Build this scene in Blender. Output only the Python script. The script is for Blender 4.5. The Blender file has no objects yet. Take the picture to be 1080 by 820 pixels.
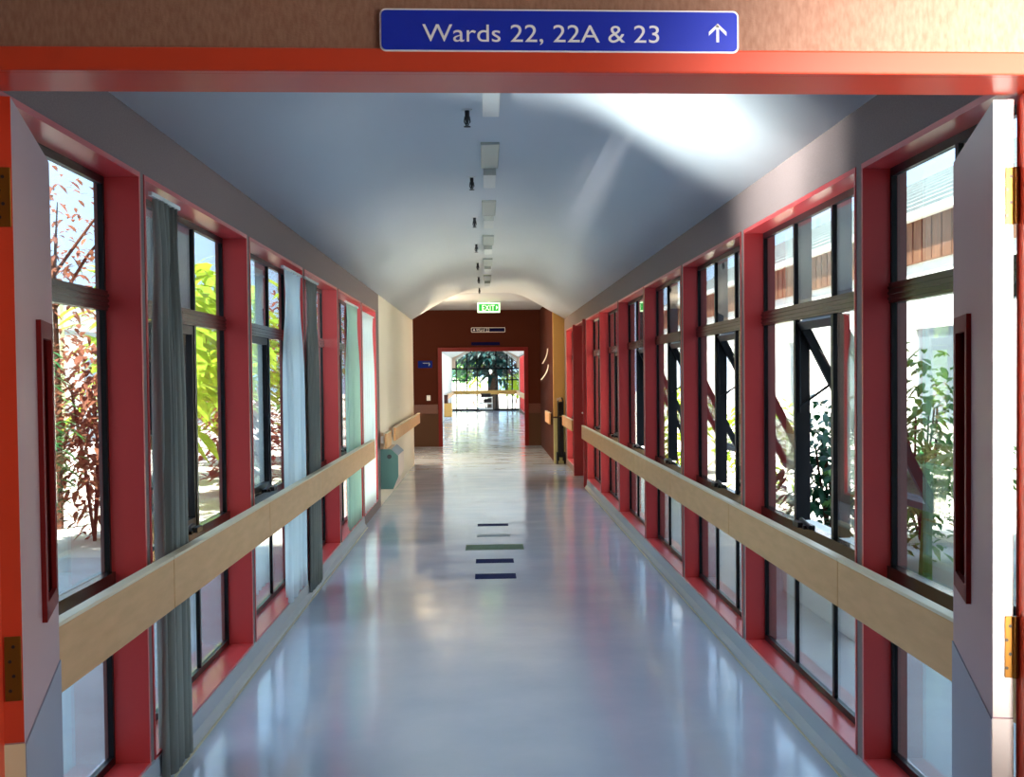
import bpy, bmesh, math, random
from mathutils import Vector, Matrix
random.seed(7)
SC = bpy.context.scene
COL = SC.collection

# ------------------------------------------------------------------ helpers
def srgb(r, g, b):
    f = lambda c: (c/255/12.92) if c/255 <= .04045 else ((c/255+.055)/1.055)**2.4
    return (f(r), f(g), f(b), 1)

def mat(name, col, rough=.6, spec=.5, metal=0, noise=None, bump=None, emit=None, trans=0):
    """noise=(scale, colour2, (sx,sy,sz)); bump=(scale, strength, (sx,sy,sz))"""
    m = bpy.data.materials.new(name); m.use_nodes = True
    nt = m.node_tree; b = nt.nodes['Principled BSDF']
    b.inputs['Base Color'].default_value = col
    b.inputs['Roughness'].default_value = rough
    b.inputs['Specular IOR Level'].default_value = spec
    b.inputs['Metallic'].default_value = metal
    tc = nt.nodes.new('ShaderNodeTexCoord')
    def mapped(s):
        mp = nt.nodes.new('ShaderNodeMapping'); mp.inputs['Scale'].default_value = s
        nt.links.new(tc.outputs['Object'], mp.inputs['Vector']); return mp.outputs['Vector']
    if noise:
        n = nt.nodes.new('ShaderNodeTexNoise'); n.inputs['Scale'].default_value = noise[0]
        n.inputs['Detail'].default_value = 5
        nt.links.new(mapped(noise[2]), n.inputs['Vector'])
        r = nt.nodes.new('ShaderNodeValToRGB')
        r.color_ramp.elements[0].position = .3; r.color_ramp.elements[1].position = .7
        r.color_ramp.elements[0].color = col; r.color_ramp.elements[1].color = noise[1]
        nt.links.new(n.outputs['Fac'], r.inputs['Fac']); nt.links.new(r.outputs['Color'], b.inputs['Base Color'])
    if bump:
        n = nt.nodes.new('ShaderNodeTexNoise'); n.inputs['Scale'].default_value = bump[0]
        nt.links.new(mapped(bump[2]), n.inputs['Vector'])
        bp = nt.nodes.new('ShaderNodeBump'); bp.inputs['Strength'].default_value = bump[1]
        bp.inputs['Distance'].default_value = .01
        nt.links.new(n.outputs['Fac'], bp.inputs['Height']); nt.links.new(bp.outputs['Normal'], b.inputs['Normal'])
    if emit:
        b.inputs['Emission Color'].default_value = emit[0]; b.inputs['Emission Strength'].default_value = emit[1]
    if trans:   # translucent cloth / leaf
        t = nt.nodes.new('ShaderNodeBsdfTranslucent'); t.inputs['Color'].default_value = col
        mx = nt.nodes.new('ShaderNodeMixShader'); mx.inputs['Fac'].default_value = trans
        nt.links.new(b.outputs['BSDF'], mx.inputs[1]); nt.links.new(t.outputs['BSDF'], mx.inputs[2])
        nt.links.new(mx.outputs['Shader'], nt.nodes['Material Output'].inputs['Surface'])
    return m

def glass_mat(name, tint=(.93, .97, .96, 1), base=.05):
    m = bpy.data.materials.new(name); m.use_nodes = True
    nt = m.node_tree; nt.nodes.remove(nt.nodes['Principled BSDF'])
    out = nt.nodes['Material Output']
    lw = nt.nodes.new('ShaderNodeLayerWeight'); lw.inputs['Blend'].default_value = .5
    p = nt.nodes.new('ShaderNodeMath'); p.operation = 'POWER'; p.inputs[1].default_value = 4.5
    nt.links.new(lw.outputs['Facing'], p.inputs[0])
    ma = nt.nodes.new('ShaderNodeMath'); ma.operation = 'MULTIPLY_ADD'
    ma.inputs[1].default_value = 1-base; ma.inputs[2].default_value = base
    nt.links.new(p.outputs[0], ma.inputs[0])
    t = nt.nodes.new('ShaderNodeBsdfTransparent'); t.inputs['Color'].default_value = tint
    g = nt.nodes.new('ShaderNodeBsdfGlossy'); g.inputs['Roughness'].default_value = .01
    mx = nt.nodes.new('ShaderNodeMixShader')
    nt.links.new(ma.outputs[0], mx.inputs['Fac'])
    nt.links.new(t.outputs[0], mx.inputs[1]); nt.links.new(g.outputs[0], mx.inputs[2])
    nt.links.new(mx.outputs[0], out.inputs['Surface'])
    return m

class MB:
    def __init__(s): s.bm = bmesh.new()
    def box(s, x0, x1, y0, y1, z0, z1, m=None):
        x0, x1 = sorted((x0, x1)); y0, y1 = sorted((y0, y1)); z0, z1 = sorted((z0, z1))
        v = [s.bm.verts.new(Vector(c)) for c in ((x0,y0,z0),(x1,y0,z0),(x1,y1,z0),(x0,y1,z0),(x0,y0,z1),(x1,y0,z1),(x1,y1,z1),(x0,y1,z1))]
        if m is not None:
            for q in v: q.co = m @ q.co
        for f in ((0,3,2,1),(4,5,6,7),(0,1,5,4),(1,2,6,5),(2,3,7,6),(3,0,4,7)): s.bm.faces.new([v[i] for i in f])
        return s
    def prism(s, poly, ax, a, b, m=None):
        """poly of 2-D points extruded along axis ax from a to b"""
        def P(p, t):
            if ax == 0: return Vector((t, p[0], p[1]))
            if ax == 1: return Vector((p[0], t, p[1]))
            return Vector((p[0], p[1], t))
        A = [s.bm.verts.new(P(p, a) if m is None else m @ P(p, a)) for p in poly]
        B = [s.bm.verts.new(P(p, b) if m is None else m @ P(p, b)) for p in poly]
        n = len(poly); fs = [s.bm.faces.new(A), s.bm.faces.new(B[::-1])]
        for i in range(n): fs.append(s.bm.faces.new((A[i], B[i], B[(i+1) % n], A[(i+1) % n])))
        bmesh.ops.recalc_face_normals(s.bm, faces=fs)
        return s
    def tube(s, pts, r, n=8, rs=None):
        pts = [Vector(p) for p in pts]; rings = []
        for i, p in enumerate(pts):
            d = (pts[min(i+1, len(pts)-1)] - pts[max(i-1, 0)]).normalized()
            u = d.cross(Vector((0, 0, 1)) if abs(d.z) < .9 else Vector((1, 0, 0))).normalized(); w = d.cross(u)
            rr = rs[i] if rs else r
            rings.append([s.bm.verts.new(p + (u*math.cos(6.2832*k/n) + w*math.sin(6.2832*k/n))*rr) for k in range(n)])
        fs = [s.bm.faces.new(rings[0][::-1]), s.bm.faces.new(rings[-1])]
        for a, b in zip(rings, rings[1:]):
            for k in range(n): fs.append(s.bm.faces.new((a[k], a[(k+1) % n], b[(k+1) % n], b[k])))
        bmesh.ops.recalc_face_normals(s.bm, faces=fs)
        return s
    def build(s, name, material, parent=None, label=None, cat=None, kind=None, group=None, bev=0, smooth=False):
        me = bpy.data.meshes.new(name)
        vs = s.bm.verts
        if parent is None:
            xs = [v.co.x for v in vs]; ys = [v.co.y for v in vs]; zs = [v.co.z for v in vs]
            org = Vector(((min(xs)+max(xs))/2, (min(ys)+max(ys))/2, min(zs)))
            off = org
        else:
            org = Vector((0, 0, 0)); off = world_loc(parent)
        for v in vs: v.co -= off
        if smooth:
            for f in s.bm.faces: f.smooth = True
        s.bm.to_mesh(me); s.bm.free()
        me.materials.append(material)
        o = bpy.data.objects.new(name, me); COL.objects.link(o); o.location = org
        if parent is not None: o.parent = parent
        if bev:
            bv = o.modifiers.new('edge', 'BEVEL'); bv.width = bev; bv.segments = 2; bv.limit_method = 'ANGLE'
        tag(o, label, cat, kind, group)
        return o

def world_loc(o):
    p = Vector(o.location)
    while o.parent is not None:
        o = o.parent; p += Vector(o.location)
    return p

def tag(o, label=None, cat=None, kind=None, group=None):
    if label: o['label'] = label
    if cat: o['category'] = cat
    if kind: o['kind'] = kind
    if group: o['group'] = group
    return o

def empty(name, loc, label, cat, kind=None, group=None):
    o = bpy.data.objects.new(name, None); COL.objects.link(o); o.location = loc
    o.empty_display_size = .1
    return tag(o, label, cat, kind, group)

def copy_tree(o, parent=None):
    c = o.copy(); COL.objects.link(c)
    if parent is not None: c.parent = parent
    for ch in list(o.children): copy_tree(ch, c)
    return c

def text(name, body, height, width, loc, rot, material, parent, align='LEFT'):
    cu = bpy.data.curves.new(name, 'FONT'); cu.body = body; cu.size = 1; cu.extrude = .02
    cu.align_x = align
    o = bpy.data.objects.new(name, cu); COL.objects.link(o)
    cu.materials.append(material)
    bpy.context.view_layer.update()
    w = o.dimensions.x
    sy = height/.73; sx = width/w
    dg = bpy.context.evaluated_depsgraph_get()
    me = bpy.data.meshes.new_from_object(o.evaluated_get(dg))
    me.transform(Matrix.Rotation(rot[0], 4, 'X') @ Matrix.Diagonal((sx, sy, .02, 1)))
    bpy.data.objects.remove(o)
    o = bpy.data.objects.new(name, me); COL.objects.link(o)
    if not me.materials: me.materials.append(material)
    o.location = Vector(loc) - world_loc(parent); o.parent = parent
    return o

ORD = ['first', 'second', 'third', 'fourth', 'fifth', 'sixth', 'seventh', 'eighth', 'ninth', 'tenth', 'eleventh', 'twelfth', 'thirteenth', 'fourteenth']

# ------------------------------------------------------------------ materials
M = {}
M['red'] = mat('red_paint', srgb(208, 66, 66), .28, .5)
M['red_dark'] = mat('dark_red_paint', srgb(112, 18, 18), .5, .2)
M['orange_red'] = mat('orange_red_gloss', srgb(206, 68, 40), .3)
M['wallpaper'] = mat('woven_wallcovering', srgb(146, 126, 122), .85, .2, noise=(60, srgb(134, 114, 110), (1, 1, 6)), bump=(240, .25, (1, 1, .25)))
M['header'] = mat('brown_woven_wallcovering', srgb(158, 120, 100), .85, .2, noise=(160, srgb(140, 102, 82), (1, 1, .35)), bump=(500, .12, (.4, 1, 1)))
M['cream_wall'] = mat('cream_wall', srgb(238, 222, 200), .8, .2, bump=(200, .1, (1, 1, 1)))
M['ochre_wall'] = mat('ochre_wall', srgb(232, 184, 108), .8, .2)
M['pale_yellow'] = mat('pale_yellow_vinyl', srgb(224, 212, 148), .6)
M['brown_wall'] = mat('dark_brown_wall', srgb(72, 33, 22), .85, .1, bump=(200, .1, (1, 1, 1)))
M['brown_low'] = mat('brown_lower_wall', srgb(78, 52, 36), .7, .2)
M['band'] = mat('brown_timber_band', srgb(88, 40, 22), .5)
M['vinyl'] = mat('grey_coved_vinyl', srgb(168, 172, 178), .45)
M['strip'] = mat('cream_vinyl_strip', srgb(214, 204, 172), .5)
M['ceiling'] = mat('white_ceiling_paint', srgb(222, 226, 228), .45, .3, noise=(1.5, srgb(216, 220, 224), (1, .3, 1)))
M['floor'] = None
M['bronze'] = mat('dark_bronze_frame', srgb(44, 32, 28), .22, .8, .3)
M['black'] = mat('black_anodised', srgb(9, 9, 14), .35, .35)
M['blackpl'] = mat('black_plastic', srgb(14, 14, 15), .4)
M['fin'] = mat('blue_grey_fin', srgb(128, 142, 154), .5)
M['beige'] = mat('beige_laminate', srgb(224, 170, 114), .5, .3, noise=(9, srgb(212, 158, 102), (1, .5, 3)))
M['beige_top'] = mat('pale_edge_strip', srgb(226, 208, 174), .4)
M['mauve'] = mat('mauve_door_paint', srgb(176, 140, 142), .35, .5)
M['kick'] = mat('grey_protection_plate', srgb(136, 140, 156), .35, .5)
M['cream_edge'] = mat('cream_door_edge_paint', srgb(240, 228, 214), .4)  # pale colour stands in for strong light on the right leaf's edge
M['creamplate'] = mat('cream_edge_plate', srgb(226, 214, 176), .4)
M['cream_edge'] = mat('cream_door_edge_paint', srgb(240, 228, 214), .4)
M['brass'] = mat('aged_brass', srgb(142, 96, 34), .35, .5, .8)
M['screw'] = mat('screw_hole', srgb(30, 20, 12), .5)
M['steel'] = mat('steel', srgb(190, 190, 188), .3, .5, .9)
M['white'] = mat('white_enamel', srgb(225, 227, 224), .4)
M['diffuser'] = mat('grey_acrylic', srgb(176, 182, 172), .35)
M['blue'] = mat('blue_sign', srgb(12, 44, 180), .35)
M['darkblue'] = mat('navy_sign', srgb(14, 15, 58), .8, .05)
M['signblue'] = mat('matt_blue_sign', srgb(16, 34, 110), .8, .05)
M['sign_white'] = mat('sign_white', srgb(245, 245, 245), .4)
M['curtain'] = mat('grey_curtain', srgb(168, 168, 158), .9, .1, noise=(6, srgb(146, 148, 140), (8, 8, .3)), trans=.3)
M['sheer'] = mat('pale_blue_curtain', srgb(242, 248, 248), .9, .1, trans=.6)
M['sage'] = mat('sage_curtain', srgb(206, 226, 214), .9, .1, trans=.55)
M['teal'] = mat('teal_panel', srgb(84, 134, 124), .5)
M['pinkbeige'] = mat('pink_beige_panel', srgb(222, 196, 178), .5)
M['tape'] = mat('navy_floor_tape', srgb(26, 34, 78), .8, .1)
M['tapeg'] = mat('grey_green_floor_tape', srgb(104, 118, 100), .8, .1)
M['green'] = mat('exit_green', srgb(10, 150, 50), .4, emit=(srgb(10, 170, 60), .5))
M['exitpale'] = mat('exit_pale', srgb(225, 250, 225), .4, emit=(srgb(215, 255, 215), .8))
M['paper'] = mat('paper', srgb(226, 222, 212), .8)
M['concrete'] = mat('pale_concrete', srgb(214, 210, 204), .85, .2, noise=(2, srgb(196, 192, 186), (1, 1, 1)))
M['render'] = mat('white_render', srgb(240, 238, 232), .8, .2)
M['timber'] = mat('weathered_boards', srgb(150, 104, 76), .8, .2, noise=(3, srgb(104, 76, 58), (1, 6, 1)))
M['roof'] = mat('grey_roof', srgb(112, 122, 122), .6, .3, noise=(4, srgb(140, 150, 148), (1, 1, 6)))
M['bark'] = mat('bark', srgb(82, 52, 38), .9, .1)
M['darkbark'] = mat('dark_bark', srgb(40, 30, 24), .9, .1)
M['leaf_yellow'] = mat('yellow_green_leaf', srgb(170, 196, 60), .5, .3, noise=(3, srgb(120, 165, 50), (1, 1, 1)), trans=.5)
M['leaf_green'] = mat('green_leaf', srgb(60, 130, 60), .4, .4, noise=(3, srgb(36, 96, 50), (1, 1, 1)), trans=.35)
M['leaf_dark'] = mat('dark_green_leaf', srgb(30, 84, 48), .35, .4, trans=.25)
M['leaf_brown'] = mat('russet_leaf', srgb(140, 88, 64), .6, .2, noise=(3, srgb(92, 56, 50), (1, 1, 1)), trans=.4)
M['leaf_fern'] = mat('fern_leaf', srgb(110, 150, 62), .45, .3, noise=(3, srgb(76, 118, 54), (1, 1, 1)), trans=.4)
M['leaf_blue'] = mat('blue_green_leaf', srgb(18, 48, 48), .4, .4, trans=.2)
M['glass'] = glass_mat('window_glass')
M['leaded'] = mat('grey_window', srgb(110, 125, 135), .15, .6)

# polished sheet-vinyl floor: streaky polish and a slow waviness
m = mat('polished_vinyl_floor', srgb(190, 188, 188), .12, .6); m.node_tree.nodes['Principled BSDF'].inputs['IOR'].default_value = 1.75; nt = m.node_tree; b = nt.nodes['Principled BSDF']
tc = nt.nodes.new('ShaderNodeTexCoord')
def nz(scale, sc, det=3):
    mp = nt.nodes.new('ShaderNodeMapping'); mp.inputs['Scale'].default_value = sc
    nt.links.new(tc.outputs['Object'], mp.inputs['Vector'])
    n = nt.nodes.new('ShaderNodeTexNoise'); n.inputs['Scale'].default_value = scale; n.inputs['Detail'].default_value = det
    nt.links.new(mp.outputs[0], n.inputs['Vector']); return n
def ramp(n, c0, c1, p0=.35, p1=.65):
    r = nt.nodes.new('ShaderNodeValToRGB'); r.color_ramp.elements[0].position = p0; r.color_ramp.elements[1].position = p1
    r.color_ramp.elements[0].color = c0; r.color_ramp.elements[1].color = c1
    nt.links.new(n.outputs['Fac'], r.inputs['Fac']); return r
cr = ramp(nz(2.2, (1, .8, 1), 6), srgb(192, 203, 222), srgb(204, 212, 228))
nt.links.new(cr.outputs['Color'], b.inputs['Base Color'])
rr = ramp(nz(1.1, (1.2, 2.5, 1), 4), (.09, .09, .09, 1), (.17, .17, .17, 1))
nt.links.new(rr.outputs['Color'], b.inputs['Roughness'])
bn = nz(9, (1, .55, 1), 3)
bp = nt.nodes.new('ShaderNodeBump'); bp.inputs['Strength'].default_value = .09; bp.inputs['Distance'].default_value = .01
nt.links.new(bn.outputs['Fac'], bp.inputs['Height']); nt.links.new(bp.outputs['Normal'], b.inputs['Normal'])
M['floor'] = m

# ------------------------------------------------------------------ room shell
XL, XR = -1.30, 1.42          # corridor wall faces
GL, GR = -1.425, 1.52         # glass planes
ZS, ZH = .13, 2.36            # window sill and head
L_BAYS = [(2.98, 5.12), (5.22, 7.38), (7.50, 9.60), (9.74, 11.80), (11.95, 14.03), (14.20, 15.92)]
R_BAYS = [(2.80, 4.91), (5.03, 7.19), (7.31, 9.44), (9.56, 11.75), (11.85, 14.06), (14.20, 16.33), (16.43, 18.60), (18.75, 20.85), (21.0, 23.15)]
YD = 2.40                     # door plane
YE = 23.8                     # end of the glazed corridor
YW = 30.0                     # brown end wall
YG = 60.0                     # far glazed gable

f = MB()
f.box(-1.62, 1.72, -3, YE, -.12, 0)
f.box(-2.1, 1.6, YE, YW+.15, -.12, 0)
f.box(-1.8, 1.8, YW+.15, YG+.1, -.12, 0)
f.build('floor', M['floor'], label='polished pale grey vinyl floor running the length of the corridor', kind='structure')

def side_wall(name, s, xf, bays, y0, y1, label, ztop=2.62, mt='wallpaper', t=.17, doorbay=None):
    w = MB(); xo = xf + s*t
    w.box(xf, xo, y0, y1, ZH+.02, ztop)
    prev = y0
    for i, (a, c) in enumerate(bays):
        w.box(xf, xo, prev, a-.02, 0, ZH+.02)
        if i != doorbay: w.box(xf, xo, a-.02, c+.02, 0, ZS-.02)
        prev = c+.02
    w.box(xf, xo, prev, y1, 0, ZH+.02)
    return w.build(name, M[mt], label=label, kind='structure')

side_wall('wall_left', -1, XL, L_BAYS, YD, 16.4, 'left wall between and above the tall windows, covered in mauve-brown woven vinyl')
MB().box(XL, XL-.17, 16.4, 24.1, 0, 2.75).build('wall_left_plain', M['cream_wall'], label='plain cream wall on the left beyond the last window', kind='structure')
side_wall('wall_right', 1, XR, R_BAYS, YD, YE, 'right wall between and above the long row of windows, covered in mauve-brown woven vinyl', doorbay=7)

# coved ceiling of the glazed corridor
def ceil_profile(xl, xr, ze, x1, x2, zt, r=.24):
    P = [(xl, ze), (x1, zt), (x2, zt), (xr, ze)]
    out = [P[0]]
    for k in (1, 2):
        A, Bp, C = [Vector((*p, 0)) for p in P[k-1:k+2]]
        a = Bp + (A-Bp).normalized()*r; c = Bp + (C-Bp).normalized()*r
        for i in range(7):
            t = i/6; q = a*(1-t)**2 + Bp*2*t*(1-t) + c*t*t
            out.append((q.x, q.y))
    out.append(P[3]); return out
def ceiling(name, prof, y0, y1, label, top=3.35):
    c = MB(); bm = c.bm
    lo = [[bm.verts.new((x, y, z)) for x, z in prof] for y in (y0, y1)]
    up = [[bm.verts.new((prof[0][0]-.0, y, top)), bm.verts.new((prof[-1][0], y, top))] for y in (y0, y1)]
    n = len(prof)
    for i in range(n-1):
        fc = bm.faces.new((lo[0][i], lo[0][i+1], lo[1][i+1], lo[1][i])); fc.smooth = True
    bm.faces.new((up[0][0], up[0][1], up[1][1], up[1][0]))
    bm.faces.new((lo[0][0], up[0][0], up[1][0], lo[1][0])); bm.faces.new((lo[0][-1], lo[1][-1], up[1][1], up[0][1]))
    for k in (0, 1): bm.faces.new([up[k][0]] + lo[k] + [up[k][1]])
    bmesh.ops.recalc_face_normals(bm, faces=bm.faces[:])
    return c.build(name, M['ceiling'], label=label, kind='structure')
ceiling('ceiling', ceil_profile(XL-.17, XR+.17, 2.50, -.50, .60, 3.07), YD-.16, YE, 'white coved ceiling of the glazed corridor')
# roof slab with eaves over the corridor
MB().box(-2.05, 2.15, YD-.3, YE, 3.36, 3.5).box(-2.05, XL-.19, YD-.3, 16.3, 2.66, 2.84).box(XR+.19, 2.15, YD-.3, YE, 2.66, 2.84).build('roof', M['roof'], label='roof and eaves over the glazed corridor', kind='structure')

# near hall (the camera stands here)
W = MB(); W.box(-2.6, 1.55, YD-.166, YD, 2.13, 3.3)
W.box(-2.6, -.93, YD-.166, YD-.02, 0, 2.105); W.box(1.03, 1.55, YD-.166, YD-.02, 0, 2.105)
W.build('wall_front', M['header'], label='brown woven wall above and beside the double doorway', kind='structure')
W = MB(); hx = 1.55
W.box(hx, hx+.12, -3, YD-.17, 0, .7).box(hx, hx+.12, -3, YD-.17, 2.6, 3.2).box(hx, hx+.12, -3, .4, .7, 2.6).box(hx, hx+.12, 2.05, YD-.17, .7, 2.6)
W.build('wall_hall_right', M['cream_wall'], label='cream wall of the near hall on the right, out of frame', kind='structure')
MB().box(-2.6, -2.3, -3, YD-.17, 0, 3.2).build('wall_hall_left', M['header'], label='brown wall of the near hall on the left, out of frame', kind='structure')
MB().box(-2.6, 1.67, -3.1, -3, 0, 3.2).build('wall_back', M['header'], label='wall behind the photographer', kind='structure')
MB().box(-2.6, 1.67, -3.1, YD-.17, 3.1, 3.2).build('ceiling_hall', M['ceiling'], label='ceiling of the near hall, out of frame', kind='structure')
MB().box(-2.6, -1.62, -3, YD-.17, -.12, 0).box(1.72, 1.74, -3, YD-.17, -.12, 0).build('floor_hall', M['floor'], label='vinyl floor at the sides of the near hall', kind='structure')
w = empty('window_hall', (hx+.06, 1.2, .7), 'window of the near hall on the right, out of frame', 'window', 'structure')  # added out of view so light reaches the header from the right
MB().box(hx+.03, hx+.08, .4, .46, .7, 2.6).box(hx+.03, hx+.08, 1.99, 2.05, .7, 2.6).box(hx+.03, hx+.08, .46, 1.99, .7, .76).box(hx+.03, hx+.08, .46, 1.99, 2.54, 2.6).build('window_frame', M['bronze'], w)
MB().box(hx+.05, hx+.056, .46, 1.99, .76, 2.54).build('pane', M['glass'], w)

# door frame: head in two steps, jambs
t = MB()
t.box(-1.05, 1.15, YD-.172, YD-.150, 2.104, 2.143)          # face of the head
t.box(-.93, 1.03, YD-.150, YD, 2.105, 2.13)
fr = t.build('trim_1', M['orange_red'], label='orange-red head of the doorway frame below the blue ward sign', kind='structure', bev=.003)
MB().box(-1.05, -.858, YD-.172, YD-.166, 0, 2.104).box(-.93, -.858, YD-.166, YD, 0, 2.105).build('trim_2', M['orange_red'], label='orange-red left jamb of the doorway frame', kind='structure', bev=.003)
MB().box(.979, 1.15, YD-.172, YD-.166, 0, 2.104).box(.979, 1.03, YD-.166, YD, 0, 2.105).build('trim_3', M['orange_red'], label='orange-red right jamb of the doorway frame', kind='structure', bev=.003)
# header beam between door head and corridor ceiling (corridor side)
MB().box(XL-.1, XR+.1, YD, YD+.02, 2.12, 3.3).build('wall_above_door', M['wallpaper'], label='corridor side of the wall above the doorway', kind='structure')

# door leaves, swung into the corridor
def leaf(name, hx, ang, s, label, lo, hi):
    """hinge edge at (hx, YD); s=+1 right leaf. local +x runs along the leaf, local y is its thickness, visible face at y=0"""
    r = empty(name, (hx, YD, 0), label, 'door', 'structure')
    r.rotation_euler = (0, 0, ang)
    L, T = .74, .036
    def P(mb, nm, mt, bev=.0015, par=r):
        # build in local coordinates: shift by root location so that MB.build leaves them local
        for v in mb.bm.verts: v.co += Vector(r.location)
        return mb.build(nm, M[mt], par, bev=bev)
    y0, y1 = (-T, 0) if s > 0 else (0, T)    # thickness lies away from the opening
    fy = 0
    sy = 1 if s > 0 else -1                   # direction from face out into the opening
    b = MB(); vx0, vx1, vz0, vz1 = .365, .62, 1.11, 1.715
    b.box(0, vx0, y0, y1, .01, 2.096).box(vx1, L, y0, y1, .01, 2.096).box(vx0, vx1, y0, y1, .01, vz0).box(vx0, vx1, y0, y1, vz1, 2.096)
    P(b, 'door_panel', 'mauve', 0)
    b = MB()
    b.box(-.0015, 0, y0, y1, .955, 2.096)
    P(b, 'hinge_edge', 'orange_red' if s < 0 else 'cream_edge', 0)  # right leaf: glare put into the colour, left keeps its orange-red
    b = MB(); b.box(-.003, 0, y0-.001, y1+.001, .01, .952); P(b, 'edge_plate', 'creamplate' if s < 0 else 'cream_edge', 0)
    b = MB(); b.box(.0, L, fy, fy+sy*.003, .01, .95); P(b, 'protection_plate', 'kick', 0)
    # vision panel: recessed dark red beads and pane
    b = MB()
    b.box(vx0, vx0+.02, y0, y1, vz0, vz1).box(vx1-.02, vx1, y0, y1, vz0, vz1).box(vx0, vx1, y0, y1, vz0, vz0+.02).box(vx0, vx1, y0, y1, vz1-.02, vz1)
    b.box(vx0-.006, vx0+.03, fy, fy+sy*.010, vz0-.006, vz1+.006).box(vx1-.03, vx1+.006, fy, fy+sy*.010, vz0-.006, vz1+.006)
    b.box(vx0, vx1, fy, fy+sy*.010, vz0-.006, vz0+.03).box(vx0, vx1, fy, fy+sy*.010, vz1-.03, vz1+.006)
    vp = P(b, 'vision_frame', 'red_dark', 0)
    b = MB(); b.box(vx0+.02, vx1-.02, (y0+y1)/2-.003, (y0+y1)/2+.003, vz0+.02, vz1-.02)
    P(b, 'pane', 'red_dark', 0, vp)
    b = MB(); b.box(L, L+.004, y0+.004, y1-.004, .955, 1.35); P(b, 'flush_bolt', 'black', 0)
    for z0, z1 in ((1.03, 1.145), (1.868, 1.972), (.12, .24)):
        b = MB(); b.box(-.0045, -.0012, y0+.002, y1-.006 if s < 0 else y0+.015, z0, z1)
        h = P(b, 'hinge', 'brass', .001)
        zz = (z0+z1)/2
        for k in (-1.5, -.5, .5, 1.5):
            b = MB(); yy = ((y0+y1)/2 if s < 0 else y0+.0085) + (.003 if int(k*2) % 4 == 1 else -.003)
            c = [(yy+.0032*math.cos(a*.7854), zz+k*(z1-z0)/4.4+.0032*math.sin(a*.7854)) for a in range(8)]
            b.prism(c, 0, -.0052, -.0044)
            P(b, 'screw', 'screw', 0, h)
        b = MB(); ky = y1+.004 if s < 0 else y0-.004
        b.tube([(-.004, ky, z0), (-.004, ky, z1)], .006, 10); P(b, 'knuckle', 'brass', 0, h)
    return r
leaf('door_1', -.826, math.atan2(.70, -.160), -1, 'left mauve door leaf swung open, orange-red hinge edge with brass hinges', 0, 0)
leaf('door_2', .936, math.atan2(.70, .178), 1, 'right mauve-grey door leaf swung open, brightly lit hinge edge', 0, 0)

# skirtings
def skirt(name, s, xf, y0, y1, label):
    d = -s
    poly = [(xf, 0), (xf+d*.035, 0), (xf+d*.030, .02), (xf+d*.012, .045), (xf+d*.008, .115), (xf, .12)]
    MB().prism(poly, 1, y0, y1).build(name, M['vinyl'], label=label, kind='structure')
skirt('baseboard_left', -1, XL, YD+.06, 14.1, 'grey coved skirting under the left windows')
skirt('baseboard_right', 1, XR, YD+.06, 18.62, 'grey coved skirting under the right windows')
MB().box(XL+.034, XL+.044, YD+.06, 14.1, 0, .004).build('trim_4', M['strip'], label='cream strip where the left skirting meets the floor', kind='structure')
MB().box(XR-.034, XR-.042, YD+.06, 18.62, 0, .004).build('trim_5', M['strip'], label='cream strip where the right skirting meets the floor', kind='structure')

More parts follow.
